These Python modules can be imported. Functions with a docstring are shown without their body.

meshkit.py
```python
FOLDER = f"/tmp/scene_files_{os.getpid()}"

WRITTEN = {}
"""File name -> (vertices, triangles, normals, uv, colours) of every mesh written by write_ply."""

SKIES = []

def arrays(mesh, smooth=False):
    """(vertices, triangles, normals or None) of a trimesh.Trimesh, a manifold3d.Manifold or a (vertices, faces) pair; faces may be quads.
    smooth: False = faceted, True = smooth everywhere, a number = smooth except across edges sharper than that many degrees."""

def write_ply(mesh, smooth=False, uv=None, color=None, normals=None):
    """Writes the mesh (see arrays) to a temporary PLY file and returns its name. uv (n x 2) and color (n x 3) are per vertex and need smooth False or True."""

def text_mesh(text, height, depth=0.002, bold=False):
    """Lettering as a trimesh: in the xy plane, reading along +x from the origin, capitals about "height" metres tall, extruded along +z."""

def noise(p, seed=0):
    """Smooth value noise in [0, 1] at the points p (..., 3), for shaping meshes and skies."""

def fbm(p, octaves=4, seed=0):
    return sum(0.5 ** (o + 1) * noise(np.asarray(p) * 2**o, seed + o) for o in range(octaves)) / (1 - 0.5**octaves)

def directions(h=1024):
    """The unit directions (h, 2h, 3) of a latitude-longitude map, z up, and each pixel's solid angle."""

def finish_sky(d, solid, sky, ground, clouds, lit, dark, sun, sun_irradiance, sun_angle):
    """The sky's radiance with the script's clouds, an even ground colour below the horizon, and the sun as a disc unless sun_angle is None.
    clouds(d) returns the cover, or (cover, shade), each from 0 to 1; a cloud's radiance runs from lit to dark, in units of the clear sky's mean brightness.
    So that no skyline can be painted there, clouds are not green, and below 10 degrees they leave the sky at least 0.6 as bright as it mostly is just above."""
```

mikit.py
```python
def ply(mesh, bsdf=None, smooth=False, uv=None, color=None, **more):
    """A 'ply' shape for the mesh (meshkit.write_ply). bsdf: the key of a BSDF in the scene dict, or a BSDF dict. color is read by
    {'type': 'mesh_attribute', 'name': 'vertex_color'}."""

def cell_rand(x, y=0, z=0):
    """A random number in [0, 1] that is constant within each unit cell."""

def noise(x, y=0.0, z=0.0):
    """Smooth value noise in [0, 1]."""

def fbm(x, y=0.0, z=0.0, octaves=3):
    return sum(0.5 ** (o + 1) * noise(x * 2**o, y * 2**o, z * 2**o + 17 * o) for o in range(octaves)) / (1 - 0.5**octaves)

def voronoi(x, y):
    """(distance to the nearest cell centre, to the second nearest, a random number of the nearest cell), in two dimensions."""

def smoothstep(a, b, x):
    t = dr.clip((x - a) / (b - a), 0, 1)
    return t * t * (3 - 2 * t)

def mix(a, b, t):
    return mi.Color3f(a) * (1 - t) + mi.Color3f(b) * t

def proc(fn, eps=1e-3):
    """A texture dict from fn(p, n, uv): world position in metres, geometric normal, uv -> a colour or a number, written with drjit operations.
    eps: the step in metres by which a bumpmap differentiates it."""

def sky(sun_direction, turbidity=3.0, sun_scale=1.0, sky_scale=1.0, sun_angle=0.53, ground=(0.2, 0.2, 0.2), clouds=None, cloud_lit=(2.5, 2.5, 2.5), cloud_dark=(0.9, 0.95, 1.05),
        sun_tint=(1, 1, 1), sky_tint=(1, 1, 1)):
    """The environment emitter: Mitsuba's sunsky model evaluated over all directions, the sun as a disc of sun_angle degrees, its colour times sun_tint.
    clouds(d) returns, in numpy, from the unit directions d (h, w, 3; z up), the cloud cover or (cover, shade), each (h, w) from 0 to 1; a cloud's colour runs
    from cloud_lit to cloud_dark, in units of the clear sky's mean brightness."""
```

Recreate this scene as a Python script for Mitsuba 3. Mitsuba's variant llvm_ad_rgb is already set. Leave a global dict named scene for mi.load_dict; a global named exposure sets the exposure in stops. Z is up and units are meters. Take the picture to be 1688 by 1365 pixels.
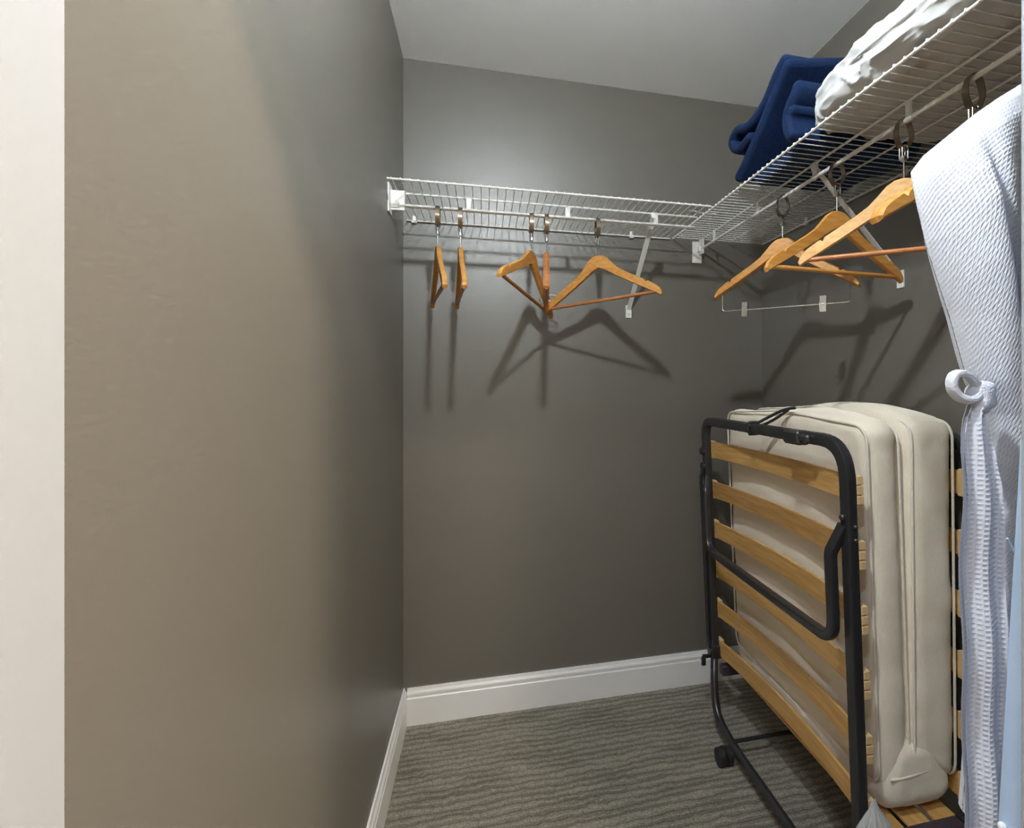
import math, random
import numpy as np
import trimesh, manifold3d, shapely
import shapely.geometry as sg
import drjit as dr
import mitsuba as mi
import mikit, meshkit
from mikit import ply, proc, noise, fbm, cell_rand, smoothstep, mix

T = mi.ScalarTransform4f
scene, labels = {}, {}
rng = np.random.RandomState(7)

# ------------------------------------------------------------------ camera, lights, exposure
EYE = 1.243
exposure = -0.06
scene['camera'] = {'type': 'perspective', 'fov': 2 * math.degrees(math.atan(844 / 866)), 'fov_axis': 'x', 'near_clip': 0.02, 'far_clip': 50,
                   'principal_point_offset_x': (844 - 1010) / 1688, 'principal_point_offset_y': (682.5 - 635) / 1365,
                   'to_world': T().look_at(origin=[0, 0, EYE], target=[.2378, .9713, EYE], up=[0, 0, 1])}
CLOSET_BULB = (9.1, 10.0, 10.4)      # radiance scale, cool white lamp inside the closet
CLOSET_POWER = 150.0
CLOSET_AT = (.085, .53, 2.265)
HALL_WARM = ((1.0, .84, .66), (1.0, .84, .66), (.86, .95, 1.12))   # two warm, one cool
HALL_POWER = (2050.0, 900.0, 420.0)          # radiance of the recessed lamps outside the closet
HALL_AT = ((1.0, -.12), (.70, -.36), (-.30, -.32))

# ------------------------------------------------------------------ dimensions
XL, XR, YB, YF, ZC = -.287, 1.165, 2.049, .435, 2.44
SX, SY = .755, 1.639          # front edges of the two wire shelves
DECK = 1.848

# ------------------------------------------------------------------ materials
def rgb(*c): return {'type': 'rgb', 'value': list(c)}
def two(b): return {'type': 'twosided', 'bsdf': b}
def mat(name, base, rough=.5, spec=.5, bump=None, bscale=1.0, **kw):
    b = {'type': 'principled', 'base_color': base if isinstance(base, dict) else rgb(*base), 'roughness': rough, 'specular': spec, **kw}
    if bump is not None:
        b = {'type': 'bumpmap', 'arbitrary': bump, 'scale': bscale, 'bsdf': b}
    scene[name] = two(b)

def peel(p, n, uv):       # orange peel of a rolled wall paint
    return fbm(p.x * 260, p.y * 260, p.z * 260, 2)
mat('taupe_paint', (.122, .112, .095), .41, 1.0, proc(peel, 8e-4), .0004)
mat('ceiling_paint', (.86, .86, .85), .7, .3)
mat('hall_paint', (.70, .69, .66), .7, .3)
mat('trim_paint', (.80, .80, .79), .35, .5)
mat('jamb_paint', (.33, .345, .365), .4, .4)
mat('shelf_vinyl', (.80, .80, .77), .35, .5)
mat('black_metal', (.016, .016, .018), .32, .6)
mat('dark_rail', (.035, .025, .035), .55, .4)
mat('black_plastic', (.012, .012, .013), .5, .4)
mat('chrome', (.62, .61, .59), .2, .5, metallic=1.0)
mat('ring_steel', (.27, .22, .165), .28, .5, metallic=1.0)
mat('white_string', (.8, .8, .8), .6, .4)

ROW = .027
def carpet_row(p):
    w = p.y + .014 * (noise(p.x * 9, p.y * 16) - .5) + .009 * (noise(p.x * 42, p.y * 50) - .5)
    row = dr.floor(w / ROW + .5)
    seg = noise(p.x * 8 + 40 * cell_rand(row), row * 3.7)
    return .5 + .5 * dr.cos(w / ROW * 2 * math.pi), .5 + .5 * dr.cos(w / ROW * 6 * math.pi + 1.0), seg
def carpet_col(p, n, uv):
    big, fine, seg = carpet_row(p)
    s = smoothstep(.05, .85, .40 * big + .20 * fine + .40 * seg)
    tuft = noise(p.x * 420, p.y * 420)
    return mix((.118, .108, .085), (.27, .25, .205), s) * (.6 + .8 * tuft)
def carpet_h(p, n, uv):
    big, fine, seg = carpet_row(p)
    return big + .5 * fine + .8 * seg + 1.3 * noise(p.x * 330, p.y * 330)
mat('carpet', proc(carpet_col), .95, .1, proc(carpet_h, 8e-4), .0013)

def wood(name, light, dark, axis, rough=.35):
    def col(p, n, uv):
        q = [p.x * 60, p.y * 60, p.z * 60]
        q[axis] = q[axis] * .08
        g = fbm(q[0] * 2.2, q[1] * 2.2, q[2] * 2.2, 3)
        big = noise(q[0] * .35, q[1] * .35, q[2] * .35)
        return mix(dark, light, smoothstep(.2, .8, .65 * g + .35 * big))
    mat(name, proc(col), rough, .5)
wood('honey_wood', (.62, .30, .075), (.44, .18, .036), 0)
wood('pale_wood', (.72, .44, .17), (.55, .29, .09), 1)
wood('red_wood', (.47, .19, .065), (.34, .12, .035), 1)
wood('dark_wood', (.40, .165, .045), (.28, .10, .024), 1)
wood('slat_wood', (.60, .36, .13), (.43, .23, .065), 1, .42)
wood('slat_wood_dark', (.47, .27, .10), (.33, .165, .045), 1, .42)
mat('slat_cap', (.60, .42, .22), .5, .4)

def canvas_h(p, n, uv): return noise(p.x * 900, p.y * 900, p.z * 220) + noise(p.x * 900, p.y * 220, p.z * 900)
def canvas_col(p, n, uv):
    return mix((.71, .635, .51), (.80, .725, .60), .6 * noise(p.x * 500, p.y * 500, p.z * 160) + .4 * noise(p.x * 9, p.y * 9, p.z * 9))
mat('canvas', proc(canvas_col), .85, .2, proc(canvas_h, 5e-4), .00035)
mat('piping_white', (.68, .635, .55), .8, .2)
def waffle_col(p, n, uv):
    a, b = uv.x / .0068 * math.pi, uv.y / .0068 * math.pi
    return mix((.55, .575, .64), (.66, .68, .74), dr.maximum(dr.power(dr.abs(dr.cos(a)), 4), dr.power(dr.abs(dr.cos(b)), 4)))
mat('waffle', proc(waffle_col), .95, .1, sheen=.3)
mat('white_terry', (.64, .66, .72), .9, .2, proc(lambda p, n, uv: noise(p.x * 500, p.y * 500, p.z * 500), 5e-4), .0012)
def fleece_col(p, n, uv): return mix((.006, .013, .042), (.010, .025, .074), .7 * noise(p.x * 260, p.y * 260, p.z * 260) + .3 * noise(p.x * 20, p.y * 20, p.z * 20))
mat('navy_fleece', proc(fleece_col), .95, .1, proc(lambda p, n, uv: noise(p.x * 420, p.y * 420, p.z * 420), 6e-4), .001, sheen=.6)
mat('white_cotton', (.52, .52, .515), .75, .3)
def cover_col(p, n, uv):
    return mix((.40, .52, .72), (.47, .59, .78), noise(p.x * 14, p.y * 14, p.z * 9))
mat('blue_cover', proc(cover_col), .8, .25)
scene['clear_plastic'] = {'type': 'principledthin', 'base_color': rgb(.85, .87, .88), 'roughness': .25, 'spec_trans': .45, 'diff_trans': .7, 'eta': 1.45}

# ------------------------------------------------------------------ mesh helpers
def cat(ms): return trimesh.util.concatenate(ms)
def V(*a): return np.array(a, float)
def box(lo, hi):
    lo, hi = np.minimum(lo, hi), np.maximum(lo, hi)
    b = trimesh.creation.box(extents=np.array(hi, float) - np.array(lo, float)); b.apply_translation((np.array(lo, float) + np.array(hi, float)) / 2); return b
def cbox(c, e): return box(np.array(c) - np.array(e) / 2, np.array(c) + np.array(e) / 2)
def bevel_box(lo, hi, c=.002):
    lo, hi = np.array(lo, float), np.array(hi, float); pts = []
    for k in range(3):
        e = np.full(3, c); e[k] = 0
        for s in np.ndindex(2, 2, 2):
            s = np.array(s); pts.append(np.where(s, hi - e, lo + e))
    return trimesh.convex.convex_hull(np.array(pts))
def fillet(pts, r, n=8):
    """Rounds the corners of an open polyline."""
    pts = [np.array(p, float) for p in pts]; rs = r if isinstance(r, (list, tuple)) else [r] * len(pts); out = [pts[0]]
    for i in range(1, len(pts) - 1):
        a, b, c = pts[i - 1], pts[i], pts[i + 1]
        u, v = (a - b) / np.linalg.norm(a - b), (c - b) / np.linalg.norm(c - b)
        th = math.acos(np.clip(u @ v, -1, 1))
        if th > 3.1: out.append(b); continue
        d = min(rs[i] / math.tan(th / 2), .49 * np.linalg.norm(a - b), .49 * np.linalg.norm(c - b))
        p, q = b + u * d, b + v * d
        for t in np.linspace(0, 1, n):
            out.append((1 - t) ** 2 * p + 2 * t * (1 - t) * b + t * t * q)
    out.append(pts[-1]); return np.array(out)
def smooth_path(pts, n=60):
    from scipy.interpolate import CubicSpline
    pts = np.array(pts, float); d = np.r_[0, np.cumsum(np.linalg.norm(np.diff(pts, axis=0), axis=1))]
    return CubicSpline(d, pts)(np.linspace(0, d[-1], n))
def circle(r, n=10): a = np.arange(n) * 2 * np.pi / n; return np.c_[np.cos(a), np.sin(a)] * r
def rsquare(a, b, r, n=3):
    out = []
    for k, (sx, sy) in enumerate(((1, 1), (-1, 1), (-1, -1), (1, -1))):
        for t in np.linspace(0, np.pi / 2, n): out.append((sx * (a - r) + r * math.cos(t + k * np.pi / 2), sy * (b - r) + r * math.sin(t + k * np.pi / 2)))
    return np.array(out)
def sweep(path, section, up=(0, 0, 1), closed=False, scale=None):
    """Sweeps a 2D section along a path; the section's second axis stays near 'up'."""
    P = np.array(path, float); n = len(P); up = np.array(up, float)
    tan = np.roll(P, -1, 0) - np.roll(P, 1, 0) if closed else np.gradient(P, axis=0)
    tan /= np.linalg.norm(tan, axis=1, keepdims=True)
    v, ups = [], up - (up @ tan[0]) * tan[0]
    if np.linalg.norm(ups) < 1e-3: ups = np.cross(tan[0], [.3, .9, .1])
    for i in range(n):
        ups = ups - (ups @ tan[i]) * tan[i]; ups /= np.linalg.norm(ups)
        side = np.cross(tan[i], ups); s = 1 if scale is None else scale[i]
        v.append(P[i] + s * (section[:, :1] * side + section[:, 1:] * ups))
    m = len(section); v = np.vstack(v); f = []
    for i in range(n if closed else n - 1):
        j = (i + 1) % n
        for k in range(m):
            l = (k + 1) % m; a, b, c, d = i * m + k, i * m + l, j * m + l, j * m + k
            f += [(a, b, c), (a, c, d)]
    if not closed:
        for e, flip in ((0, True), (n - 1, False)):
            c = len(v); v = np.vstack([v, P[e]])
            for k in range(m):
                a, b = e * m + k, e * m + (k + 1) % m
                f.append((c, b, a) if flip else (c, a, b))
    t = trimesh.Trimesh(v, np.array(f), process=False)
    if t.volume < 0: t.invert()
    return t
def tube(path, r, n=10, **k): return sweep(path, circle(r, n), **k)
def rod(a, b, r, n=8): return tube([a, b], r, n)
def grid_mesh(P, flip=False):
    """P (a, b, 3) -> mesh"""
    a, b = P.shape[:2]; idx = np.arange(a * b).reshape(a, b)
    q = np.stack([idx[:-1, :-1], idx[1:, :-1], idx[1:, 1:], idx[:-1, 1:]], -1).reshape(-1, 4)
    if flip: q = q[:, ::-1]
    return trimesh.Trimesh(P.reshape(-1, 3), np.vstack([q[:, [0, 1, 2]], q[:, [0, 2, 3]]]), process=False)
def rbox(lo, hi, r, step):
    """A rounded box with an even mesh, for cushions: returns mesh with merged vertices."""
    lo, hi = np.array(lo, float), np.array(hi, float); h = (hi - lo) / 2; c = (hi + lo) / 2; ms = []
    cnt = np.maximum(2, np.ceil(2 * h / step).astype(int))
    for k in range(3):
        i, j = (k + 1) % 3, (k + 2) % 3
        a, b = np.linspace(-h[i], h[i], cnt[i] + 1), np.linspace(-h[j], h[j], cnt[j] + 1)
        A, B = np.meshgrid(a, b, indexing='ij')
        for s in (-1, 1):
            P = np.zeros(A.shape + (3,)); P[..., i], P[..., j], P[..., k] = A, B, s * h[k]
            ms.append(grid_mesh(P, flip=s < 0))
    m = cat(ms); v = np.array(m.vertices)
    inner = np.maximum(h - r, 1e-6); q = np.clip(v, -inner, inner); d = v - q
    v = q + r * d / np.maximum(np.linalg.norm(d, axis=1, keepdims=True), 1e-9)
    m = trimesh.Trimesh(np.round(v, 7), m.faces, process=True); m.merge_vertices()
    return trimesh.Trimesh(m.vertices + c, m.faces, process=False)
def bevel_extrude(poly, t, c):
    """Profile (n, 2) as x, z extruded to thickness t along y with chamfer c."""
    p = np.array(poly, float)
    if np.sum(p[:, 0] * np.roll(p[:, 1], -1) - np.roll(p[:, 0], -1) * p[:, 1]) < 0: p = p[::-1]
    e0 = p - np.roll(p, 1, 0); e1 = np.roll(p, -1, 0) - p
    n0 = np.c_[-e0[:, 1], e0[:, 0]] / np.linalg.norm(e0, axis=1)[:, None]; n1 = np.c_[-e1[:, 1], e1[:, 0]] / np.linalg.norm(e1, axis=1)[:, None]
    nn = n0 + n1; nn /= np.maximum(np.sum(nn * n0, 1), .5)[:, None]
    q = p + nn * c * .5 / 1.0
    rings = [(q, -t / 2), (p, -t / 2 + c), (p, t / 2 - c), (q, t / 2)]
    n = len(p); v = np.vstack([np.c_[r[:, 0], np.full(n, y), r[:, 1]] for r, y in rings]); f = []
    for k in range(3):
        for i in range(n):
            j = (i + 1) % n; f += [(k * n + i, k * n + j, (k + 1) * n + j), (k * n + i, (k + 1) * n + j, (k + 1) * n + i)]
    tri = np.array(manifold3d.triangulate([p]))
    f += [tuple(x) for x in tri] + [tuple(x[::-1] + 3 * n) for x in tri]
    m = trimesh.Trimesh(v, np.array(f), process=False)
    if m.volume < 0: m.invert()
    return m
def bump_mesh(m, amp, freq, seed=0, octaves=3, mask=None):
    m = m.copy(); v = np.array(m.vertices); d = (meshkit.fbm(v * freq, octaves, seed) - .5) * 2 * amp
    if mask is not None: d = d * mask(v)
    m.vertices = v + np.array(m.vertex_normals) * d[:, None]; return m

def key(base):
    if base not in scene and not any(k.startswith(base + '__') for k in scene): return base
    i = 1
    while f'{base}_{i:03d}' in scene or any(k.startswith(f'{base}_{i:03d}__') for k in scene): i += 1
    return f'{base}_{i:03d}'
def part(owner, name, mesh, m, smooth=30, label=None, kind=None, **kw):
    k = key(f'{owner}__{name}'); scene[k] = ply(mesh, m, smooth, **kw)
    if label or kind: labels[k] = {**({'label': label} if label else {}), **({'kind': kind} if kind else {})}
    return k
USED = set()
def thing(name, label, category, group=None):
    k, i = name, 0
    while k in USED: i += 1; k = f'{name}_{i:03d}'
    USED.add(k); labels[k] = {'label': label, 'category': category, **({'group': group} if group else {})}; return k
def struct(name, mesh, m, smooth=False, label=None):
    scene[name] = ply(mesh, m, smooth); labels[name] = {'kind': 'structure', 'label': label or name.replace('_', ' ')}

# ------------------------------------------------------------------ the room
HX0, HX1, HY0 = -1.3, 2.2, -2.1
struct('floor', box((HX0 - .1, HY0 - .1, -.1), (HX1 + .1, YB + .1, 0)), 'carpet', label='grey green ribbed loop carpet')
struct('ceiling', box((HX0 - .1, HY0 - .1, ZC), (HX1 + .1, YB + .1, ZC + .1)), 'ceiling_paint', label='smooth pale grey ceiling')
struct('wall_left', box((XL - .1, YF - .125, 0), (XL, YB + .1, ZC)), 'taupe_paint', label='satin taupe wall on the left')
struct('wall_back', box((XL, YB, 0), (XR, YB + .1, ZC)), 'taupe_paint', label='satin taupe wall at the back')
struct('wall_right', box((XR, YF - .125, 0), (XR + .1, YB + .1, ZC)), 'taupe_paint', label='satin taupe wall on the right')
JL, JR, JH = -.2755, .5475, 2.05
scene_front = cat([box((JR + .012, YF - .125, 0), (XR, YF, ZC)), box((XL, YF - .125, JH + .012), (JR + .012, YF, ZC))])
struct('wall_front', scene_front, 'taupe_paint', label='taupe wall around the closet doorway')
hall = cat([box((HX0 - .1, HY0 - .1, 0), (HX0, YF - .125, ZC)), box((HX1, HY0 - .1, 0), (HX1 + .1, YF - .125, ZC)), box((HX0, HY0 - .1, 0), (HX1, HY0, ZC)),
            box((HX0, YF - .125, 0), (XL - .1, YF - .025, ZC)), box((XR + .1, YF - .125, 0), (HX1, YF - .025, ZC))])
struct('wall_hall', hall, 'hall_paint', label='pale walls of the room outside the closet')
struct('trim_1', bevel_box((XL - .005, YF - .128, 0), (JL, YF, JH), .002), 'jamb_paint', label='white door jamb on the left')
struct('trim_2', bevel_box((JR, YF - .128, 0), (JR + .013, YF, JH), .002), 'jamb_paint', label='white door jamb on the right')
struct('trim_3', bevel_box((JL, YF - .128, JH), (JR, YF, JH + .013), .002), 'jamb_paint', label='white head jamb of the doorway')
prof = np.array([(0, 0), (.014, 0), (.014, .098), (.0115, .101), (.0115, .108), (.013, .111), (.012, .117), (.0075, .124), (.0055, .1334), (0, .1334)])
def baseboard(a, b, out):
    a, b, out = np.array(a), np.array(b), np.array(out); n = len(prof); z = V(0, 0, 1)
    v = np.vstack([a + prof[:, :1] * out + prof[:, 1:] * z, b + prof[:, :1] * out + prof[:, 1:] * z]); f = []
    for i in range(n): j = (i + 1) % n; f += [(i, j, n + j), (i, n + j, n + i)]
    tri = np.array(manifold3d.triangulate([prof])); f += [tuple(t[::-1]) for t in tri] + [tuple(t + n) for t in tri]
    m = trimesh.Trimesh(v, np.array(f), process=False)
    if m.volume < 0: m.invert()
    return m
struct('baseboard_left', baseboard((XL, YF, 0), (XL, YB, 0), (1, 0, 0)), 'trim_paint', label='white moulded baseboard on the left wall')
struct('baseboard_back', baseboard((XL + .014, YB, 0), (XR - .014, YB, 0), (0, -1, 0)), 'trim_paint', label='white moulded baseboard on the back wall')
struct('baseboard_right', baseboard((XR, YF, 0), (XR, YB, 0), (-1, 0, 0)), 'trim_paint', label='white moulded baseboard on the right wall')

# ------------------------------------------------------------------ lamps (all above the frame)
lx, ly, lz = CLOSET_AT
t = thing('ceiling_light', 'small white globe lamp on a short stem under the closet ceiling', 'lamp')
part(t, 'canopy', trimesh.creation.cylinder(.06, segment=((lx, ly, ZC - .025), (lx, ly, ZC)), sections=32), 'trim_paint')
part(t, 'stem', trimesh.creation.cylinder(.012, segment=((lx, ly, lz + .028), (lx, ly, ZC - .02)), sections=16), 'trim_paint')
k = part(t, 'globe', trimesh.creation.icosphere(subdivisions=3, radius=.032).apply_translation(CLOSET_AT), 'trim_paint', True)
scene[k]['emitter'] = {'type': 'area', 'radiance': rgb(*(CLOSET_POWER * c for c in CLOSET_BULB))}
for (x, y), pw, warm, where in zip(HALL_AT, HALL_POWER, HALL_WARM, ('right outside the closet jamb', 'outside the door, second from the jamb', 'outside the door, on the side of the bare wall')):
    t = thing('recessed_light', 'round recessed ceiling lamp ' + where, 'lamp')
    ring = trimesh.creation.annulus(.06, .08, .012).apply_translation((x, y, ZC - .006))
    part(t, 'trim_ring', ring, 'trim_paint')
    d = trimesh.creation.cylinder(.06, .006, sections=40).apply_translation((x, y, ZC - .004))
    k = part(t, 'diffuser', d, 'trim_paint')
    scene[k]['emitter'] = {'type': 'area', 'radiance': rgb(*(pw * c for c in warm))}

# ------------------------------------------------------------------ wire shelves
RAILS = (0.0, .118, .25, .402)
def wire_shelf(label, along, a0, a1, wall, front, hooks, brace, clips, ends, first_wire):
    """along: 0 = runs along x (depth is y), 1 = runs along y (depth is x). Depth coordinate goes from front to wall (+)."""
    t = thing('wire_shelf', label, 'shelf')
    def P(s, d, z): return V(s, front + d, z) if along == 0 else V(front + d, s, z)
    names = ('front_rail', 'rail', 'rail', 'rear_rail')
    insets = ((0, 0),) * 4
    for d, nm, r, ins in zip(RAILS, names, (.0032, .0032, .0026, .0032), insets):
        part(t, nm, rod(P(a0 + ins[0], d, DECK - .0032), P(a1 - (ins[1] if along == 0 else 0), d, DECK - .0032), r, 10), 'shelf_vinyl')
    n = int((a1 - a0 - first_wire) / .0254)
    for i in range(n + 1):
        s = a0 + first_wire + i * .0254
        dmax = RAILS[3] + .004
        pth = [P(s, -.0042, DECK - .006), P(s, -.0042, DECK + .0005), P(s, .004, DECK + .0014), P(s, dmax, DECK + .0014)]
        part(t, 'wire', tube(fillet(pth, .002, 4), .00145, 6, up=(1, .2, .1) if along == 0 else (.2, 1, .1)), 'shelf_vinyl')
    zr, dr_ = 1.807, RAILS[1]
    part(t, 'hanging_rod', rod(P(a0 + .02, dr_, zr), P(a1 - (.01 if along == 0 else .0), dr_, zr), .0052, 14), 'shelf_vinyl')
    for s in hooks:
        part(t, 'rod_hook', cat([cbox(P(s, dr_, 1.827), (.015, .004, .036) if along == 0 else (.004, .015, .036)),
                                 trimesh.creation.cylinder(.0068, segment=(P(s - .0075, dr_, zr), P(s + .0075, dr_, zr)), sections=14)]), 'shelf_vinyl')
    for (s, s2, zb) in brace:
        a, b = P(s, RAILS[1], DECK - .012), P(s2, .41 - .004, zb)
        w = V(1, 0, 0) if along == 0 else V(0, 1, 0)
        sec = np.array([(-.009, -.0014), (.009, -.0014), (.009, .0014), (-.009, .0014)])
        up = np.cross(b - a, w)
        br = sweep([a, b], sec, up=up)
        foot = cbox(P(s2, .41 - .002, zb - .008), (.024, .004, .05) if along == 0 else (.004, .024, .05))
        clip = cbox(P(s, RAILS[1], DECK - .010), (.02, .008, .02) if along == 0 else (.008, .02, .02))
        k = part(t, 'brace', br, 'shelf_vinyl')
        part(k, 'wall_foot', foot, 'shelf_vinyl'); part(k, 'rail_clip', clip, 'shelf_vinyl')
        sc = trimesh.creation.cylinder(.0035, segment=(P(s2, .406 - .002, zb - .018), P(s2, .4055, zb - .018)), sections=12)
        part(k, 'screw', sc, 'chrome')
    for s in clips:
        c = P(s, .402, DECK)
        part(t, 'wall_clip', cat([cbox(c + (V(0, .003, .004) if along == 0 else V(.003, 0, .004)), (.012, .008, .022) if along == 0 else (.008, .012, .022)),
                                  cbox(c - V(0, 0, .009), (.018, .012, .005) if along == 0 else (.012, .018, .005))]), 'shelf_vinyl')
    for e in ends: part(t, 'end_bracket', e, 'shelf_vinyl')
    return t
lb = cat([bevel_box((XL, 1.722, 1.776), (XL + .005, 1.776, 1.866), .001), bevel_box((XL + .004, 1.752, 1.79), (XL + .046, 1.760, 1.852), .001),
          bevel_box((XL + .004, 1.747, 1.796), (XL + .03, 1.767, 1.818), .002)])
wire_shelf('white wire shelf with hanging rod along the back wall', 0, XL + .012, .742, YB, SY, (-.048, .274, .586), [(.579, .567, 1.548)], (-.248, .175, .578), [lb], .012)
part('wire_shelf', 'splice_wire', tube(fillet([(.675, 1.672, DECK - .012), (.70, 1.675, DECK - .011), (.712, 1.668, DECK - .017), (.775, 1.668, DECK - .017)], .004, 5), .002, 8), 'shelf_vinyl')
rb = cat([bevel_box((.842, YB - .005, 1.752), (.884, YB, 1.842), .001), bevel_box((.869, YB - .046, 1.785), (.877, YB - .004, 1.846), .001),
          bevel_box((.862, YB - .03, 1.796), (.884, YB - .004, 1.818), .002)])
WIRE_END = 2.032
wire_shelf('long white wire shelf holding bedding along the right wall', 1, YF + .012, WIRE_END, XR, SX, (1.90, 1.563, 1.257, .931, .6), [(1.257, 1.27, 1.556)], (1.72, 1.25, .8), [rb], .01)

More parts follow.
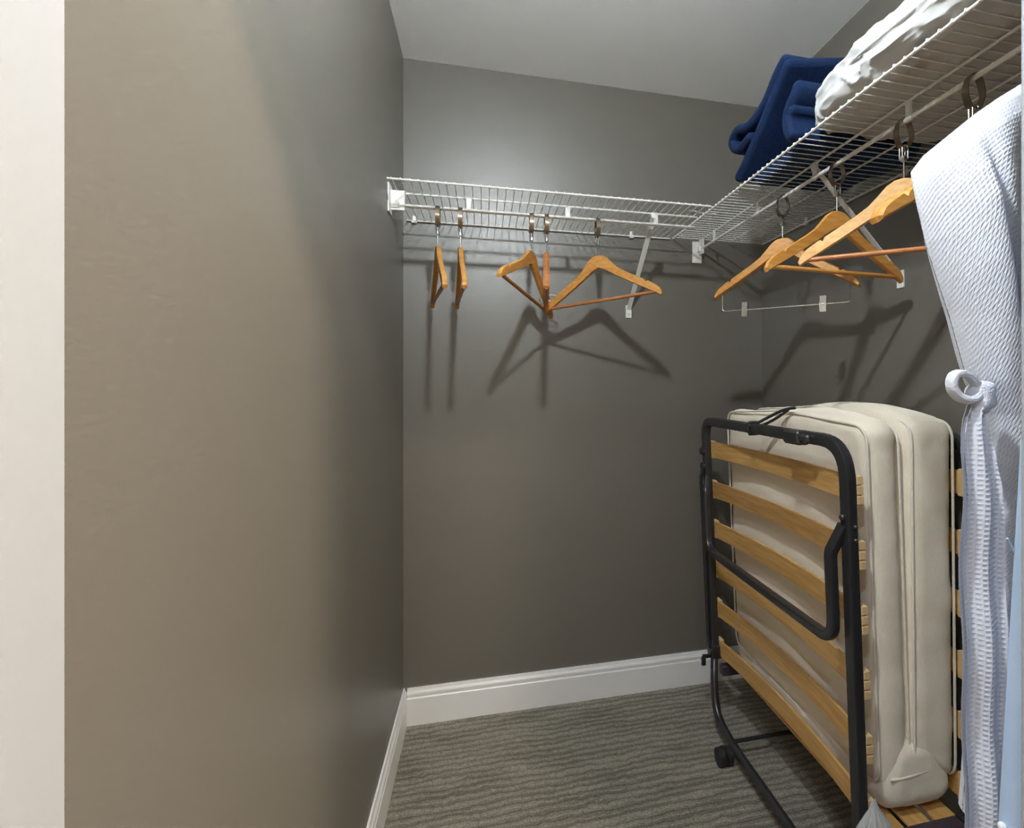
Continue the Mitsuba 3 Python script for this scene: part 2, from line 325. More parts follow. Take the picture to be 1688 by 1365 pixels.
# ------------------------------------------------------------------ hangers
ROD_Z, ROD_R = 1.807, .0052
arm_up = [(0, 0), (.018, -.003), (.034, -.014), (.05, -.032), (.068, -.051), (.095, -.070), (.125, -.088), (.158, -.108), (.161, -.116), (.168, -.113), (.172, -.115), (.195, -.131), (.208, -.144), (.215, -.160)]
arm_dn = [(.211, -.170), (.196, -.160), (.17, -.145), (.13, -.122), (.09, -.098), (.055, -.076), (.025, -.056)]
def hanger_profile(scale=1.0, drop=1.0):
    r = np.array(arm_up + arm_dn); l = r[:0:-1] * [-1, 1]
    p = np.vstack([r, [(0, -.044)], l]); return p * [scale, drop]
def hanger(rod_pt, along, yaw, label, woods=('honey_wood', 'red_wood'), roll=0, thick=.014, bar=True, scale=1.0, drop=1.0, clips=False, group='wooden hangers on the wire shelf rods', swing=0):
    """rod_pt: point on the rod's axis; along: rod direction; yaw: direction of the hanger's +x in plan (degrees)."""
    t = thing('coat_hanger', label, 'hanger', group)
    rod_pt = np.array(rod_pt, float); a = np.array(along, float); side = np.cross([0, 0, 1], a)
    top = ROD_Z + ROD_R
    # flat band ring round the rod, its hole facing along the rod
    pts = [(0, top + .0012), (.012, top - .006), (.018, top - .022), (.020, top - .034), (.016, top - .048), (.008, top - .061), (0, top - .064), (-.008, top - .061), (-.016, top - .048), (-.020, top - .034), (-.018, top - .022), (-.012, top - .006)]
    path = [rod_pt * [1, 1, 0] + side * u + V(0, 0, z) for u, z in pts]
    sp = smooth_path(path + [path[0]], 49)[:-1]
    sec = np.array([(-.0009, -.0068), (.0009, -.0068), (.0009, .0068), (-.0009, .0068)])
    part(t, 'rod_ring', sweep(sp, sec, up=a, closed=True), 'ring_steel', 40)
    base = rod_pt * [1, 1, 0]; zc = top - .064
    loops = []
    for s in (-1, 1):
        o = base + a * s * .004
        loops.append(tube([o + side * u + V(0, 0, z) for u, z in ((-.007, zc - .020), (-.007, zc + .003), (-.003, zc + .007), (.003, zc + .007), (.007, zc + .003), (.007, zc - .020), (.003, zc - .024), (-.003, zc - .024))], .0016, 6, closed=True, up=a))
    loops.append(bevel_box(base + V(-.005, -.005, zc - .026), base + V(.005, .005, zc - .014), .001))
    part(t, 'swivel', cat(loops), 'chrome', 40)
    zt = zc - .062                                   # top of the wood
    part(t, 'pin', rod(base + V(0, 0, zc - .016), base + V(0, 0, zt - .012), .0017, 8), 'chrome')
    M = trimesh.transformations.translation_matrix(base + V(0, 0, zt)) @ trimesh.transformations.rotation_matrix(math.radians(yaw), [0, 0, 1]) @ trimesh.transformations.rotation_matrix(math.radians(-roll), [0, 1, 0])
    pr = hanger_profile(scale, drop)
    body = bevel_extrude(pr, thick, .0035 if thick < .02 else .008)
    part(t, 'shoulder', body.apply_transform(M), woods[0], 35)
    if bar:
        zb = -.155 * drop; x = .193 * scale
        part(t, 'trouser_bar', rod((-x, 0, zb), (x, 0, zb), .0058, 12).apply_transform(M), woods[1], 40)
    if clips:
        zb, x = -.208, .188
        w = fillet([(-x, 0, -.15), (-x, 0, zb), (x, 0, zb), (x, 0, -.15)], .012, 6)
        part(t, 'clip_rod', tube(w, .0017, 8, up=(0, 1, 0)).apply_transform(M), 'chrome', 40)
        for s in (-.115, .115):
            c = cat([box((s - .009, -.004, zb - .022), (s + .009, -.002, zb + .024)), box((s - .009, .002, zb - .022), (s + .009, .004, zb + .024)),
                     box((s - .009, -.0075, zb - .018), (s - .004, .0075, zb + .006)), box((s + .004, -.0075, zb - .018), (s + .009, .0075, zb + .006)),
                     trimesh.creation.cylinder(.0045, segment=((s - .011, 0, zb), (s + .011, 0, zb)), sections=12)])
            part(t, 'clip', c.apply_transform(M), 'chrome')
    return t
YR, XRD = SY + RAILS[1], SX + RAILS[1]
G1, G2 = 'wooden hangers on the back rod', 'wooden hangers on the right rod'
AX, AY = (1, 0, 0), (0, 1, 0)
hanger((-.143, YR, 0), AX, -80.3, 'wooden hanger seen edge-on, leftmost on the back rod', ('honey_wood', 'dark_wood'), group=G1)
hanger((-.0738, YR, 0), AX, -84.5, 'wooden hanger seen edge-on, second from the left on the back rod', ('honey_wood', 'dark_wood'), group=G1)
hanger((.1526, YR, 0), AX, 62, 'wooden hanger turned askew with its raised tip towards the doorway', ('honey_wood', 'dark_wood'), roll=-9.5, group=G1)
hanger((.2025, YR, 0), AX, -96.6, 'reddish wooden hanger seen end-on between two turned hangers', ('red_wood', 'red_wood'), thick=.02, group=G1, roll=2)
hanger((.3506 * 1.0746, YR, 0), AX, -34, 'wooden hanger spread wide, nearest the white brace on the back rod', ('honey_wood', 'red_wood'), roll=5.5, group=G1)
hanger((XRD, 1.415, 0), AY, -45, 'pale wooden hanger with two steel trouser clips on a wire', ('honey_wood', 'red_wood'), thick=.024, bar=False, clips=True, group=G2)
hanger((XRD, 1.164, 0), AY, 5, 'orange wooden hanger with trouser bar in front of the slanted brace', ('honey_wood', 'honey_wood'), thick=.015, group=G2)
hanger((XRD, .9446, 0), AY, -39, 'pale wooden hanger with a coppery trouser bar reaching behind the robe', ('pale_wood', 'red_wood'), thick=.015, group=G2)
hanger((XRD, .779, 0), AY, 0, 'broad shouldered wooden hanger mostly hidden behind the white robe', ('honey_wood', 'red_wood'), thick=.034, drop=.95, bar=False, group=G2)

# string tie round the crossing tips of three back hangers
t = thing('string_loop', 'thin white string looped around the meeting tips of three hangers', 'string')
c0 = V(.228, 1.905, 1.55)
rings = []
for k, (tx, tz) in enumerate(((.3, .12), (-.25, .2), (.1, -.3))):
    a = np.linspace(0, 2 * np.pi, 28, endpoint=False)
    rings.append(tube(np.array([c0 + V(.034 * math.cos(x), .034 * math.sin(x), tx * .034 * math.cos(x) + tz * .034 * math.sin(x) + .004 * (k - 1)) for x in a]), .0013, 6, closed=True))
part(t, 'loops', cat(rings), 'white_string', 40)

# ------------------------------------------------------------------ folding bed
bed = thing('folding_bed', 'folded black steel rollaway bed with curved wooden slats beside the right wall', 'bed')
YN, YFAR = 1.027, 1.803
def lean(m, k=.043, z0=1.04, x0=0):
    m = m.copy(); v = np.array(m.vertices); v[:, 0] += k * (z0 - v[:, 2]); m.vertices = v; return m
XF = .797
sq = rsquare(.0155, .0135, .006)
fr = fillet([(XF, YFAR, .24), (XF, YFAR, 1.112), (XF, YN, 1.112), (XF, YN, .20)], [0, .06, .085, 0], 10)
part(bed, 'front_frame', lean(sweep(fr, sq, up=(1, 0, 0))), 'black_metal', 40)
for k in range(6):
    zt = 1.036 - .1468 * k; zb = zt - .058
    y = np.linspace(YN - .004, YFAR - .012, 26); u = (y - y.mean()) / (y.max() - y.min()) * 2
    x = XF + .017 + .026 * (1 - u ** 2)
    sec = np.array([(-.004, -.029), (-.003, -.029), (.003, -.029), (.004, -.029 + .001), (.004, .028), (.003, .029), (-.003, .029), (-.004, .028)])
    s = sweep(np.c_[x, y, np.full_like(y, (zt + zb) / 2)], sec, up=(0, 0, 1))
    part(bed, 'slat', lean(s), 'slat_wood_dark' if k in (1,) else 'slat_wood', 25)
    for yy in (YN + .002, YFAR - .004):
        zz = (zt + zb) / 2
        blk = cat([bevel_box((XF + .0135, yy - .016, zz - .033 + .0225 * j), (XF + .031, yy + .016, zz - .033 + .0225 * j + .0195), .0015) for j in range(3)] + [box((XF + .0135, yy - .012, zz - .03), (XF + .027, yy + .012, zz + .03))])
        part(bed, 'slat_cap', lean(blk), 'slat_cap')
# u shaped support folded against the frame
up = fillet([(XF - .006, YFAR - .012, .905), (XF - .026, YFAR - .045, .86), (XF - .034, YFAR - .06, .655), (XF - .034, YN + .022, .655), (XF - .034, YN + .024, .86), (XF - .010, YN + .004, .925)], [0, .03, .06, .05, .05, 0], 8)
part(bed, 'support_loop', lean(sweep(up, rsquare(.0125, .0115, .006), up=(1, 0, 0))), 'black_metal', 40)
for (y, z) in ((YFAR, 1.0), (YFAR, .945), (YFAR - .012, .865)):
    part(bed, 'pivot_bolt', lean(cat([trimesh.creation.cylinder(.014, segment=((XF - .022, y, z), (XF - .010, y, z)), sections=24), trimesh.creation.cylinder(.006, segment=((XF - .027, y, z), (XF - .02, y, z)), sections=12)])), 'black_metal')
for z in (.925, .895):
    part(bed, 'rivet', lean(trimesh.creation.icosphere(subdivisions=2, radius=.0055).apply_translation((XF + .004, YN - .0155, z))), 'black_metal', True)
part(bed, 'rivet', lean(trimesh.creation.icosphere(subdivisions=2, radius=.008).apply_translation((XF - .016, YN, .945))), 'black_metal', True)
link = fillet([(XF - .016, YFAR - .005, .955), (XF - .022, YFAR + .012, .90), (XF - .020, YFAR + .016, .86), (XF - .018, YFAR + .012, .26)], .03, 6)
part(bed, 'link_bar', lean(sweep(link, rsquare(.008, .004, .002), up=(1, 0, 0))), 'black_metal', 40)
part(bed, 'latch_tab', lean(cat([bevel_box((XF - .045, YFAR + .006, .23), (XF - .012, YFAR + .012, .245), .001), bevel_box((XF - .05, YFAR + .004, .205), (XF - .034, YFAR + .014, .235), .001)])), 'black_metal')
# joint bracket on the top bar
part(bed, 'joint_bracket', lean(cat([bevel_box((XF - .034, 1.165, 1.092), (XF + .004, 1.235, 1.128), .006), bevel_box((XF - .03, 1.13, 1.100), (XF - .005, 1.19, 1.122), .006)])), 'black_metal')
# base
xb = XF + .004
base = smooth_path([(xb + .03, YFAR, .27), (xb + .026, YFAR - .006, .235), (xb + .012, YFAR - .035, .19), (xb + .004, YFAR - .058, .13), (xb, YFAR - .09, .085), (xb, YFAR - .17, .056), (xb, 1.45, .05), (xb, 1.25, .05), (xb, 1.05, .05)], 70)
part(bed, 'base_tube', tube(base, .0135, 14), 'black_metal', 40)
base2 = base.copy(); base2[:, 0] += .31
part(bed, 'base_tube', tube(base2, .0135, 14), 'black_metal', 40)
part(bed, 'hinge_plate', cat([bevel_box((xb + .012, YFAR - .02, .235), (xb + .06, YFAR + .012, .285), .004), trimesh.creation.cylinder(.013, segment=((xb + .004, YFAR - .004, .262), (xb + .016, YFAR - .004, .262)), sections=20)]), 'black_metal')
for y in (1.60, 1.08):
    part(bed, 'cross_rod', rod((xb, y, .058), (xb + .31, y, .058), .0065, 10), 'black_metal', 40)
for (cx_, cy_) in ((xb - .036, 1.585), (xb - .036, 1.09), (xb + .346, 1.585), (xb + .346, 1.09)):
    c = part(bed, 'caster', cat([trimesh.creation.cylinder(.0275, segment=((cx_ - .006 - .018, cy_, .0275), (cx_ - .006, cy_, .0275)), sections=28), trimesh.creation.cylinder(.0275, segment=((cx_ + .004, cy_, .0275), (cx_ + .022, cy_, .0275)), sections=28), box((cx_ - .007, cy_ - .02, .012), (cx_ + .005, cy_ + .02, .05))]), 'black_plastic', 40)
    part(c, 'stem', rod((cx_ , cy_, .03), ((xb if cx_ < xb else xb + .31), cy_, .06), .006, 8), 'black_metal')
# far half of the frame, against the wall
XB_ = 1.143
fb = fillet([(XB_, YFAR, .24), (XB_, YFAR, 1.112), (XB_, YN, 1.112), (XB_, YN, .2)], [0, .06, .085, 0], 10)
part(bed, 'rear_frame', sweep(fb, sq * .9, up=(1, 0, 0)), 'black_metal', 40)
for k in range(6):
    zz = 1.007 - .1468 * k
    part(bed, 'slat', bevel_box((XB_ - .024, YN - .006, zz - .029), (XB_ - .016, YFAR - .01, zz + .029), .001), 'slat_wood')
    part(bed, 'slat_cap', bevel_box((XB_ - .026, YN - .014, zz - .033), (XB_ - .0125, YN + .014, zz + .033), .0015), 'slat_cap')
# bottom section: rail and slats
part(bed, 'bottom_rail', bevel_box((.845, .985, .178), (1.085, 1.018, .226), .004), 'dark_rail')
part(bed, 'rail_cap', bevel_box((1.085, .982, .174), (1.135, 1.021, .230), .004), 'black_plastic')
for x in (.885, .958, 1.031):
    part(bed, 'bottom_slat', bevel_box((x, 1.0185, .214), (x + .058, 1.764, .222), .001), 'slat_wood')
part(bed, 'bottom_rail', bevel_box((.845, 1.765, .178), (1.125, 1.795, .216), .004), 'dark_rail')
strap = cat([tube(np.array([(XF - .018, 1.45, 1.112), (XF - .012, 1.45, 1.13), (XF + .012, 1.45, 1.13), (XF + .018, 1.45, 1.112), (XF + .012, 1.45, 1.094), (XF - .012, 1.45, 1.094)]), .0045, 8, closed=True, up=(0, 1, 0)),
             tube(smooth_path([(XF - .016, 1.452, 1.118), (XF + .01, 1.42, 1.135), (XF + .05, 1.37, 1.168), (XF + .07, 1.33, 1.178)], 20), .0042, 8),
             tube(smooth_path([(XF + .016, 1.44, 1.118), (XF + .03, 1.40, 1.135), (XF + .06, 1.35, 1.172)], 20), .0042, 8)])
part(bed, 'elastic_strap', lean(strap), 'black_plastic', 40)

# ------------------------------------------------------------------ mattress
mt = thing('mattress', 'cream canvas mattress folded upright between the two bed frames', 'mattress')
def pad(lo, hi, r, seed, shear, top_fn=None, amp=.007):
    m = rbox(lo, hi, r, .011); v = np.array(m.vertices); c = (np.array(lo) + hi) / 2; h = (np.array(hi) - lo) / 2
    u = (v - c) / h
    v[:, 0] += np.maximum(u[:, 0], 0) * .006 * (1 - u[:, 1] ** 2) * (1 - u[:, 2] ** 2)
    topw = np.clip((u[:, 2] - .5) / .5, 0, 1) ** 2
    v[:, 2] += topw * (.018 * (1 - u[:, 1] ** 2) + .012 * np.sin(v[:, 1] * 9 + seed) * (u[:, 1] ** 2 < .9))
    low = np.clip((.46 - v[:, 2]) / .18, 0, 1) ** 2
    if top_fn == 'front': v[:, 0] -= low * .030 * np.clip(u[:, 0], 0, 1)
    if top_fn == 'rear': v[:, 2] += np.clip((.50 - v[:, 2]) / .24, 0, 1) * .115 * np.clip((1 - u[:, 0]) / 2, 0, 1)
    m.vertices = v; m = bump_mesh(m, amp, 7, seed, 3)
    wr = lambda q: np.clip((q[:, 2] - (hi[2] - .16)) / .14, 0, 1) * .6 + .12
    m = bump_mesh(m, .009, np.array([30, 6, 22]), seed + 5, 2, wr)
    return lean(m, shear)
F0, F1, R0, R1 = (.869, 1.046, .27), (.965, 1.782, 1.155), (.972, 1.035, .26), (1.112, 1.785, 1.165)
part(mt, 'front_pad', pad(F0, F1, .042, 3, .043, 'front'), 'canvas', True)
part(mt, 'rear_pad', pad(R0, R1, .045, 9, .012, 'rear'), 'canvas', True)
bp = rbox((.903, 1.034, .226), (1.112, 1.786, .40), .05, .012); v = np.array(bp.vertices)
u = np.clip((v[:, 2] - .29) / .11, 0, 1); v[:, 0] = v[:, 0] * (1 - .62 * u) + .62 * u * .972; bp.vertices = v
part(mt, 'bottom_pad', bump_mesh(bump_mesh(bp, .004, 8, 4), .004, np.array([26, 40, 40]), 8, 2), 'canvas', True)
def piping(x, y0, y1, z0, z1, shear, r=.05, bulge=.018):
    p = fillet([(x, (y0 + y1) / 2, z0), (x, y0, z0), (x, y0, z1), (x, (y0 + y1) / 2, z1 + bulge * 1.2), (x, y1, z1), (x, y1, z0), (x, (y0 + y1) / 2 + .001, z0)], [0, r, r, .2, r, r, 0], 8)
    return lean(tube(p, .0032, 8, up=(1, 0, 0)), shear)
for (x, lo, hi, sh) in ((.873, F0, F1, .043), (.959, F0, F1, .043), (1.103, R0, R1, .012), (.985, R0, R1, .012)):
    part(mt, 'piping', piping(x, lo[1] + .006, hi[1] - .006, lo[2] + .02, hi[2] - .01, sh), 'piping_white', 40)
part(mt, 'seam', tube(smooth_path([(.925, 1.040, .318), (.955, 1.0335, .322), (.99, 1.033, .325), (1.03, 1.036, .327)], 20), .003, 8), 'piping_white', 40)

# ------------------------------------------------------------------ bathrobe
robe = thing('bathrobe', 'white waffle weave bathrobe with tied belt hanging nearest the doorway', 'bathrobe')
ang = math.radians(12); RC = V(.873, .60, 0); RA = V(-math.cos(ang), math.sin(ang), 0); RN = V(-math.sin(ang), -math.cos(ang), 0)   # RN points to the camera
def RP(s, w, z): return RC + np.multiply.outer(s, RA) + np.multiply.outer(w, RN) + np.multiply.outer(z, V(0, 0, 1))
Lz = np.array([(1.60, .258), (1.559, .262), (1.519, .255), (1.455, .240), (1.40, .222), (1.347, .204), (1.284, .186), (1.25, .176), (1.20, .155), (1.14, .142), (1.06, .128), (1.0, .14), (.9, .155), (.75, .172), (.6, .184), (.5, .19)])[::-1]
top_s = np.array([(-.27, 1.56), (-.244, 1.584), (-.207, 1.614), (-.166, 1.647), (-.133, 1.67), (-.096, 1.693), (-.05, 1.718), (0, 1.728), (.05, 1.718), (.096, 1.693), (.133, 1.67), (.166, 1.647), (.207, 1.614), (.244, 1.584), (.262, 1.56)])
HEM = .607
CELL = .0068
def waffle_relief(a, b):
    return np.maximum(np.abs(np.cos(a / CELL * np.pi)) ** 4, np.abs(np.cos(b / CELL * np.pi)) ** 4)
def robe_sheet(front):
    na, nb = (250, 880) if front else (90, 200)
    i0 = np.r_[np.linspace(-1, .2, 30)[:-1], np.linspace(.2, 1, na - 29)] if front else np.linspace(-1, 1, na)
    i = i0[:, None] * np.ones((1, nb)); vv = np.linspace(0, 1, nb)[None] * np.ones((na, 1))
    s_top = np.where(i > 0, i * .262, i * .262); zt = np.interp(s_top, top_s[:, 0], top_s[:, 1])
    z = zt + (HEM - zt) * vv ** 1.0
    L = np.interp(z, Lz[:, 0], Lz[:, 1]); L = np.where(z > 1.56, np.interp(vv, [0, .06], [1, 1]) * .262, L)
    s = i * L
    edge = np.sqrt(np.maximum(0, 1 - i ** 4))
    T0 = np.interp(vv, [0, .012, .04, .12, .3, .5, .7, 1], [.003, .016, .028, .042, .05, .042, .05, .055])
    folds = .012 * np.sin(26 * s / (L + .02) * .26 + 1.1 + 1.5 * z) + .008 * np.sin(48 * s + 4.0 * z)
    # a long vertical fold where the sleeve lies over the body
    line = np.interp(z, [.6, 1.06, 1.28, 1.5, 1.6, 1.7], [.10, .085, .125, .165, .18, .17])
    step = .022 / (1 + np.exp(-(s - line) / .006)) * np.interp(z, [1.0, 1.1, 1.5, 1.62], [0, 1, 1, .2])
    crease = -.026 * np.exp(-((s - line + .008) / .011) ** 2) * np.interp(z, [1.0, 1.1, 1.5, 1.62], [.2, 1, 1, .1])
    soft = (meshkit.fbm(np.stack([s * 9, z * 5, s * 0 + (0 if front else 5)], -1), 3, 2) - .5) * .018
    fade = np.clip(vv / .08, 0, 1)
    w = edge * (T0 + fade * (folds + soft + (step + crease if front else 0)) + fade * .006 * np.sin(z * 60 + 20 * s) * np.exp(-((z - 1.05) / .09) ** 2))
    if not front: w = -.8 * w
    P = RP(s, w, z)
    ss = np.cumsum(np.linalg.norm(np.diff(P, axis=0, prepend=P[:1]), axis=-1), axis=0)
    uv = np.stack([ss, -np.cumsum(np.linalg.norm(np.diff(P, axis=1, prepend=P[:, :1]), axis=-1), axis=1) ], -1)
    if front:
        rl = waffle_relief(uv[..., 0], uv[..., 1]) + .35 * meshkit.noise(P * 500, 3)
        P = P + RN * (rl * .0015 * fade * (i0[:, None] > .2))[..., None] - RA * 0
    return grid_mesh(P, flip=not front), uv.reshape(-1, 2)
ms, uvs = zip(*(robe_sheet(f) for f in (True, False)))
part(robe, 'body', cat(ms), 'waffle', True, uv=np.vstack(uvs))
# belt: bow loop, knot and two tails
def strip(path, half, thick=.006, side=None, name='belt_tail', nseg=60):
    p = smooth_path(path, nseg); return sweep(p, rsquare(half, thick, thick * .9), up=RN)
loop = smooth_path([RP(s, w, z) for s, w, z in ((.240 - (.240 - s_) * .74, w_, 1.241 + (z_ - 1.241) * .8) for s_, w_, z_ in ((.184, .055, 1.232), (.204, .06, 1.218), (.224, .06, 1.222), (.240, .06, 1.240), (.236, .06, 1.260), (.218, .058, 1.264), (.198, .056, 1.254), (.182, .052, 1.236)))], 60)
part(robe, 'belt_loop', sweep(loop, rsquare(.0048, .0085, .004), up=RN), 'white_terry', 40)
part(robe, 'belt_knot', bump_mesh(rbox(RP(.192, .05, 1.228) - V(.016, .018, .022), RP(.192, .05, 1.228) + V(.016, .018, .022), .014, .005), .004, 60), 'white_terry', True)
def tail(path, seed):
    na, nb = 60, 460; pts = smooth_path(path, nb); u = np.linspace(-1, 1, na)
    half = np.interp(np.arange(nb), [0, 55, 150, nb], [.012, .022, .030, .033])
    S = pts[None, :, 0] + u[:, None] * half; W = pts[None, :, 1] + .006 * np.cos(u * 5 + seed)[:, None] + .003 * np.sin(pts[None, :, 2] * 30 + seed); Z = pts[None, :, 2] + 0 * S
    Fp = RP(S, W + .004 + .0017 * waffle_relief(S, Z), Z); Bp = RP(S, W - .004, Z)
    m = cat([grid_mesh(Fp, flip=False), grid_mesh(Bp, flip=True)])
    uv = np.stack([S, Z], -1).reshape(-1, 2); return m, np.vstack([uv, uv])
for path, sd in (([(.196, .056, 1.225), (.206, .060, 1.19), (.203, .061, 1.12), (.200, .062, 1.0), (.198, .064, .85), (.196, .065, .74), (.195, .066, .615)], 0.3),):
    m, uv = tail(path, sd); part(robe, 'belt_tail', m, 'waffle', True, uv=uv)
# the robe's own hanger, on the rod just outside the view
hanger((XRD, .60, 0), AY, -12, 'wooden hanger inside the shoulders of the white bathrobe', ('pale_wood', 'red_wood'), thick=.012, bar=False, group=G2)

# ------------------------------------------------------------------ ironing board cover edge (tall pale blue padded board)
ib = thing('ironing_board', 'tall pale blue padded board standing upright in front of the white robe', 'ironing board')
zz = np.linspace(.06, 1.46, 90)
halfw = np.interp(zz, [.06, .3, .693, 1.0, 1.178, 1.3, 1.4, 1.44, 1.46], [.190, .19, .183, .160, .147, .12, .08, .045, .004])
cxb = .803
out = np.r_[np.c_[cxb - halfw, zz], np.c_[cxb + halfw, zz][::-1]]
bd = bevel_extrude(out, .034, .010).apply_translation((0, .507, 0))
part(ib, 'cover', bd, 'blue_cover', 60)
for (z0, a) in ((1.05, .05), (.86, .07), (.66, .06)):
    p = smooth_path([(.64, .5245, z0), (.68, .5245, z0 - a), (.74, .5245, z0 - a - .03), (.80, .5245, z0 - .06)], 24)
    part(ib, 'seam', tube(p, .0016, 6), 'blue_cover', 40)
part(ib, 'cord_end', trimesh.creation.icosphere(subdivisions=2, radius=.005).apply_translation((.617, .512, .702)), 'white_string', True)
part(ib, 'foot', cat([bevel_box((.70, .47, 0), (.906, .50, .03), .006), rod((.73, .49, .02), (.73, .50, .3), .009), rod((.876, .49, .02), (.876, .50, .3), .009)]), 'black_plastic', 40)

# ------------------------------------------------------------------ plastic bag
pb = thing('plastic_bag', 'crumpled clear plastic bag with a pointed top at the bed corner', 'plastic bag')
na, nb = 64, 60; th = np.linspace(0, 2 * np.pi, na, endpoint=False); h = np.linspace(0, 1, nb)
A, Hh = np.meshgrid(th, h, indexing='ij')
rad = np.interp(Hh, [0, .1, .4, .7, .85, .95, 1], [.095, .115, .105, .068, .034, .010, .003])
rad = rad * (1 + .12 * np.sin(7 * A + 3 * Hh) * (1 - Hh * .3) + .10 * np.sin(13 * A + 2 + 6 * Hh)) + (meshkit.fbm(np.stack([np.cos(A) * 4, np.sin(A) * 4, Hh * 9], -1), 3, 1) - .5) * .03 * (1 - Hh)
BX, BY = .79, .915
P = np.stack([BX + rad * np.cos(A) + .0 * Hh, BY + rad * np.sin(A) * .55 + .02 * Hh, Hh * .378 + .002], -1)
P = np.concatenate([P, P[:1]], 0)
part(pb, 'film', grid_mesh(P), 'clear_plastic', True)

# ------------------------------------------------------------------ navy blanket on the shelf
bl = thing('blanket', 'folded navy blue fleece blanket on the right wire shelf', 'blanket')
DZ = DECK + .003
def slab(path, r, x0, x1, seed, wob=.008, n=70, nx=40, skew=0.0):
    """A thick sheet whose profile runs along path in (y, z), extended from x0 (rounded fold face) to x1."""
    p = smooth_path([(0, y, z) for y, z in path], n)[:, 1:]
    tan = np.gradient(p, axis=0); tan /= np.linalg.norm(tan, axis=1, keepdims=True); nor = np.c_[-tan[:, 1], tan[:, 0]]
    xs = x0 + (x1 - x0) * np.linspace(0, 1, nx) ** 1.6
    rings = []
    for x in xs:
        rr = r * math.sqrt(max(.02, 1 - max(0, 1 - (x - x0) / r) ** 2))
        q = p + (np.stack([meshkit.fbm(np.c_[p * 9, np.full(n, x * 5)], 2, seed), meshkit.fbm(np.c_[p * 9, np.full(n, x * 5)], 2, seed + 3)], 1) - .5) * 2 * wob
        q = q + np.array([skew * (x - x0), 0])
        a0 = math.atan2(-tan[0, 1], -tan[0, 0]); a1 = math.atan2(tan[-1, 1], tan[-1, 0])
        caps0 = [q[0] + rr * np.array([math.cos(a0 + t), math.sin(a0 + t)]) for t in np.linspace(-1.3, 1.3, 7)]
        caps1 = [q[-1] + rr * np.array([math.cos(a1 + t), math.sin(a1 + t)]) for t in np.linspace(-1.3, 1.3, 7)]
        ring = np.vstack([q - nor * rr, caps1, (q + nor * rr)[::-1], caps0]); ring[:, 1] = np.maximum(ring[:, 1], DZ)
        rings.append(np.c_[np.full(len(ring), x), ring])
    P = np.array(rings); P = np.concatenate([P, P[:, :1]], 1); m = grid_mesh(P)
    c0 = P[0, :-1]; tri = [(len(m.vertices), a, a + 1) for a in range(len(c0))]
    v = np.vstack([m.vertices, c0.mean(0)])
    # closed front: strips between the two long sides
    k = len(c0); f = list(m.faces); half = k // 2
    for a in range(half - 1):
        b = k - 1 - a
        f += [(a, a + 1, b), (a + 1, b - 1, b)]
    m = trimesh.Trimesh(m.vertices, np.array(f), process=False)
    return m
body_poly = sg.Polygon([(1.15, DZ), (1.43, DZ), (1.45, DZ + .014), (1.36, 1.905), (1.26, 1.94), (1.15, 1.945)])
def block(poly, x0, x1, r, step=.012):
    """A rounded lump: the polygon in (y, z) carried from x0, where its rim is rounded by r, to x1."""
    p = np.array(poly.buffer(-r).buffer(r, quad_segs=6).exterior.segmentize(step).coords)[:-1]; c = np.array(poly.representative_point().coords[0]); g = r / .12
    full = [np.c_[np.full(len(p), x0), c + (p - c) * (1 - g) * t] for t in np.linspace(.05, .95, 8)]
    full += [np.c_[np.full(len(p), x0 + r * (1 - math.cos(a))), c + (p - c) * (1 - g * (1 - math.sin(a)))] for a in np.linspace(0, np.pi / 2, 7)]
    full += [np.c_[np.full(len(p), x), p] for x in np.linspace(x0 + r, x1, 20)][1:]
    P = np.array(full); P = np.concatenate([P, P[:, :1]], 1); return grid_mesh(P)
core = bump_mesh(block(body_poly, .86, 1.12, .035), .010, 8, 5)
base = slab([(1.165, 1.868), (1.24, 1.866), (1.33, 1.868), (1.44, 1.868)], .016, .80, 1.1, 4, .004)
lip = slab([(1.198, 2.062), (1.25, 2.024), (1.34, 1.957), (1.42, 1.90), (1.462, 1.876)], .015, .742, 1.05, 1, .003)
v = np.array(lip.vertices); v[:, 2] += .15 * (v[:, 0] - .742) * np.clip((v[:, 2] - 1.88) / .15, 0, 1); lip.vertices = v
loopb = slab([(1.205, 2.078), (1.25, 2.055), (1.295, 2.02), (1.35, 2.0), (1.42, 2.006), (1.475, 2.018), (1.50, 2.0), (1.485, 1.975), (1.43, 1.958), (1.385, 1.962)], .014, .738, 1.08, 6, .006, n=110)
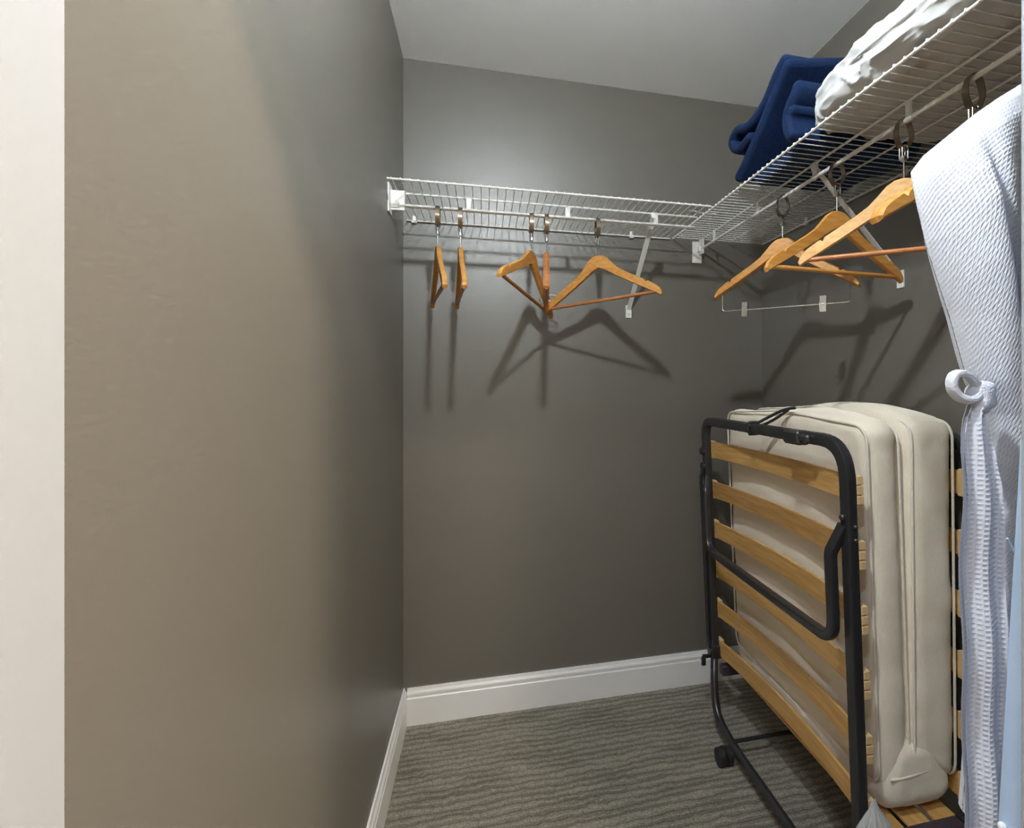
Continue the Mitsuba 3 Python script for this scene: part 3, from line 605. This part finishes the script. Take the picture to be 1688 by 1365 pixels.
roll = slab([(1.185, 1.872), (1.205, 1.90), (1.20, 1.95), (1.175, 1.972), (1.165, 1.985)], .017, .748, 1.0, 8, .006)
roll2 = slab([(1.165, 1.87), (1.172, 1.885), (1.18, 1.91), (1.165, 1.93)], .012, .738, .9, 11, .004)
for m_ in (lip, loopb, roll, roll2, base, core):
    if m_.volume < 0: m_.invert()
fl = cat([lip, loopb, roll, roll2, base, core])
v = np.array(fl.vertices); v[:, 2] = np.maximum(v[:, 2], DZ); fl.vertices = v
scene[bl] = ply(fl, 'navy_fleece', 50)

# ------------------------------------------------------------------ white pillow on the shelf
pl = thing('pillow', 'long white cotton pillow lying on the right wire shelf before the blanket', 'pillow')
ic = trimesh.creation.icosphere(subdivisions=6, radius=1); v = np.array(ic.vertices)
def se(x, e): return np.sign(x) * np.abs(x) ** e
th_ = np.arctan2(v[:, 1], v[:, 0]); ph = np.arcsin(np.clip(v[:, 2], -1, 1))
cph = np.cos(ph) ** .62
pv = np.c_[.945 + .200 * cph * se(np.cos(th_), .5), .805 + .348 * cph * se(np.sin(th_), .62), .082 * se(np.sin(ph), .9)]
pv[:, 2] = np.where(pv[:, 2] < 0, pv[:, 2] * .62, pv[:, 2]) + 1.900
ic = trimesh.Trimesh(pv, ic.faces, process=False)
ic = bump_mesh(ic, .022, np.array([8, 6, 11]), 3, 2)
rid = lambda q, f, sd: 1 - np.abs(meshkit.fbm(q * f, 2, sd) - .5) * 4
v = np.array(ic.vertices); d = np.clip(rid(v, np.array([20, 8, 22]), 12), 0, 1) ** 2 * .010 + np.clip(rid(v, np.array([12, 16, 30]), 19), 0, 1) ** 3 * .009
ic.vertices = v + np.array(ic.vertex_normals) * d[:, None]
v = np.array(ic.vertices); v[:, 2] = np.maximum(v[:, 2], DZ); ic.vertices = v
part(pl, 'case', ic, 'white_cotton', True)
a = np.linspace(0, 2 * np.pi, 120, endpoint=False)
part(pl, 'piping', tube(np.c_[.945 + .203 * se(np.cos(a), .5), .805 + .352 * se(np.sin(a), .62), 1.912 + .006 * np.sin(a * 7)], .003, 8, closed=True), 'white_cotton', 40)
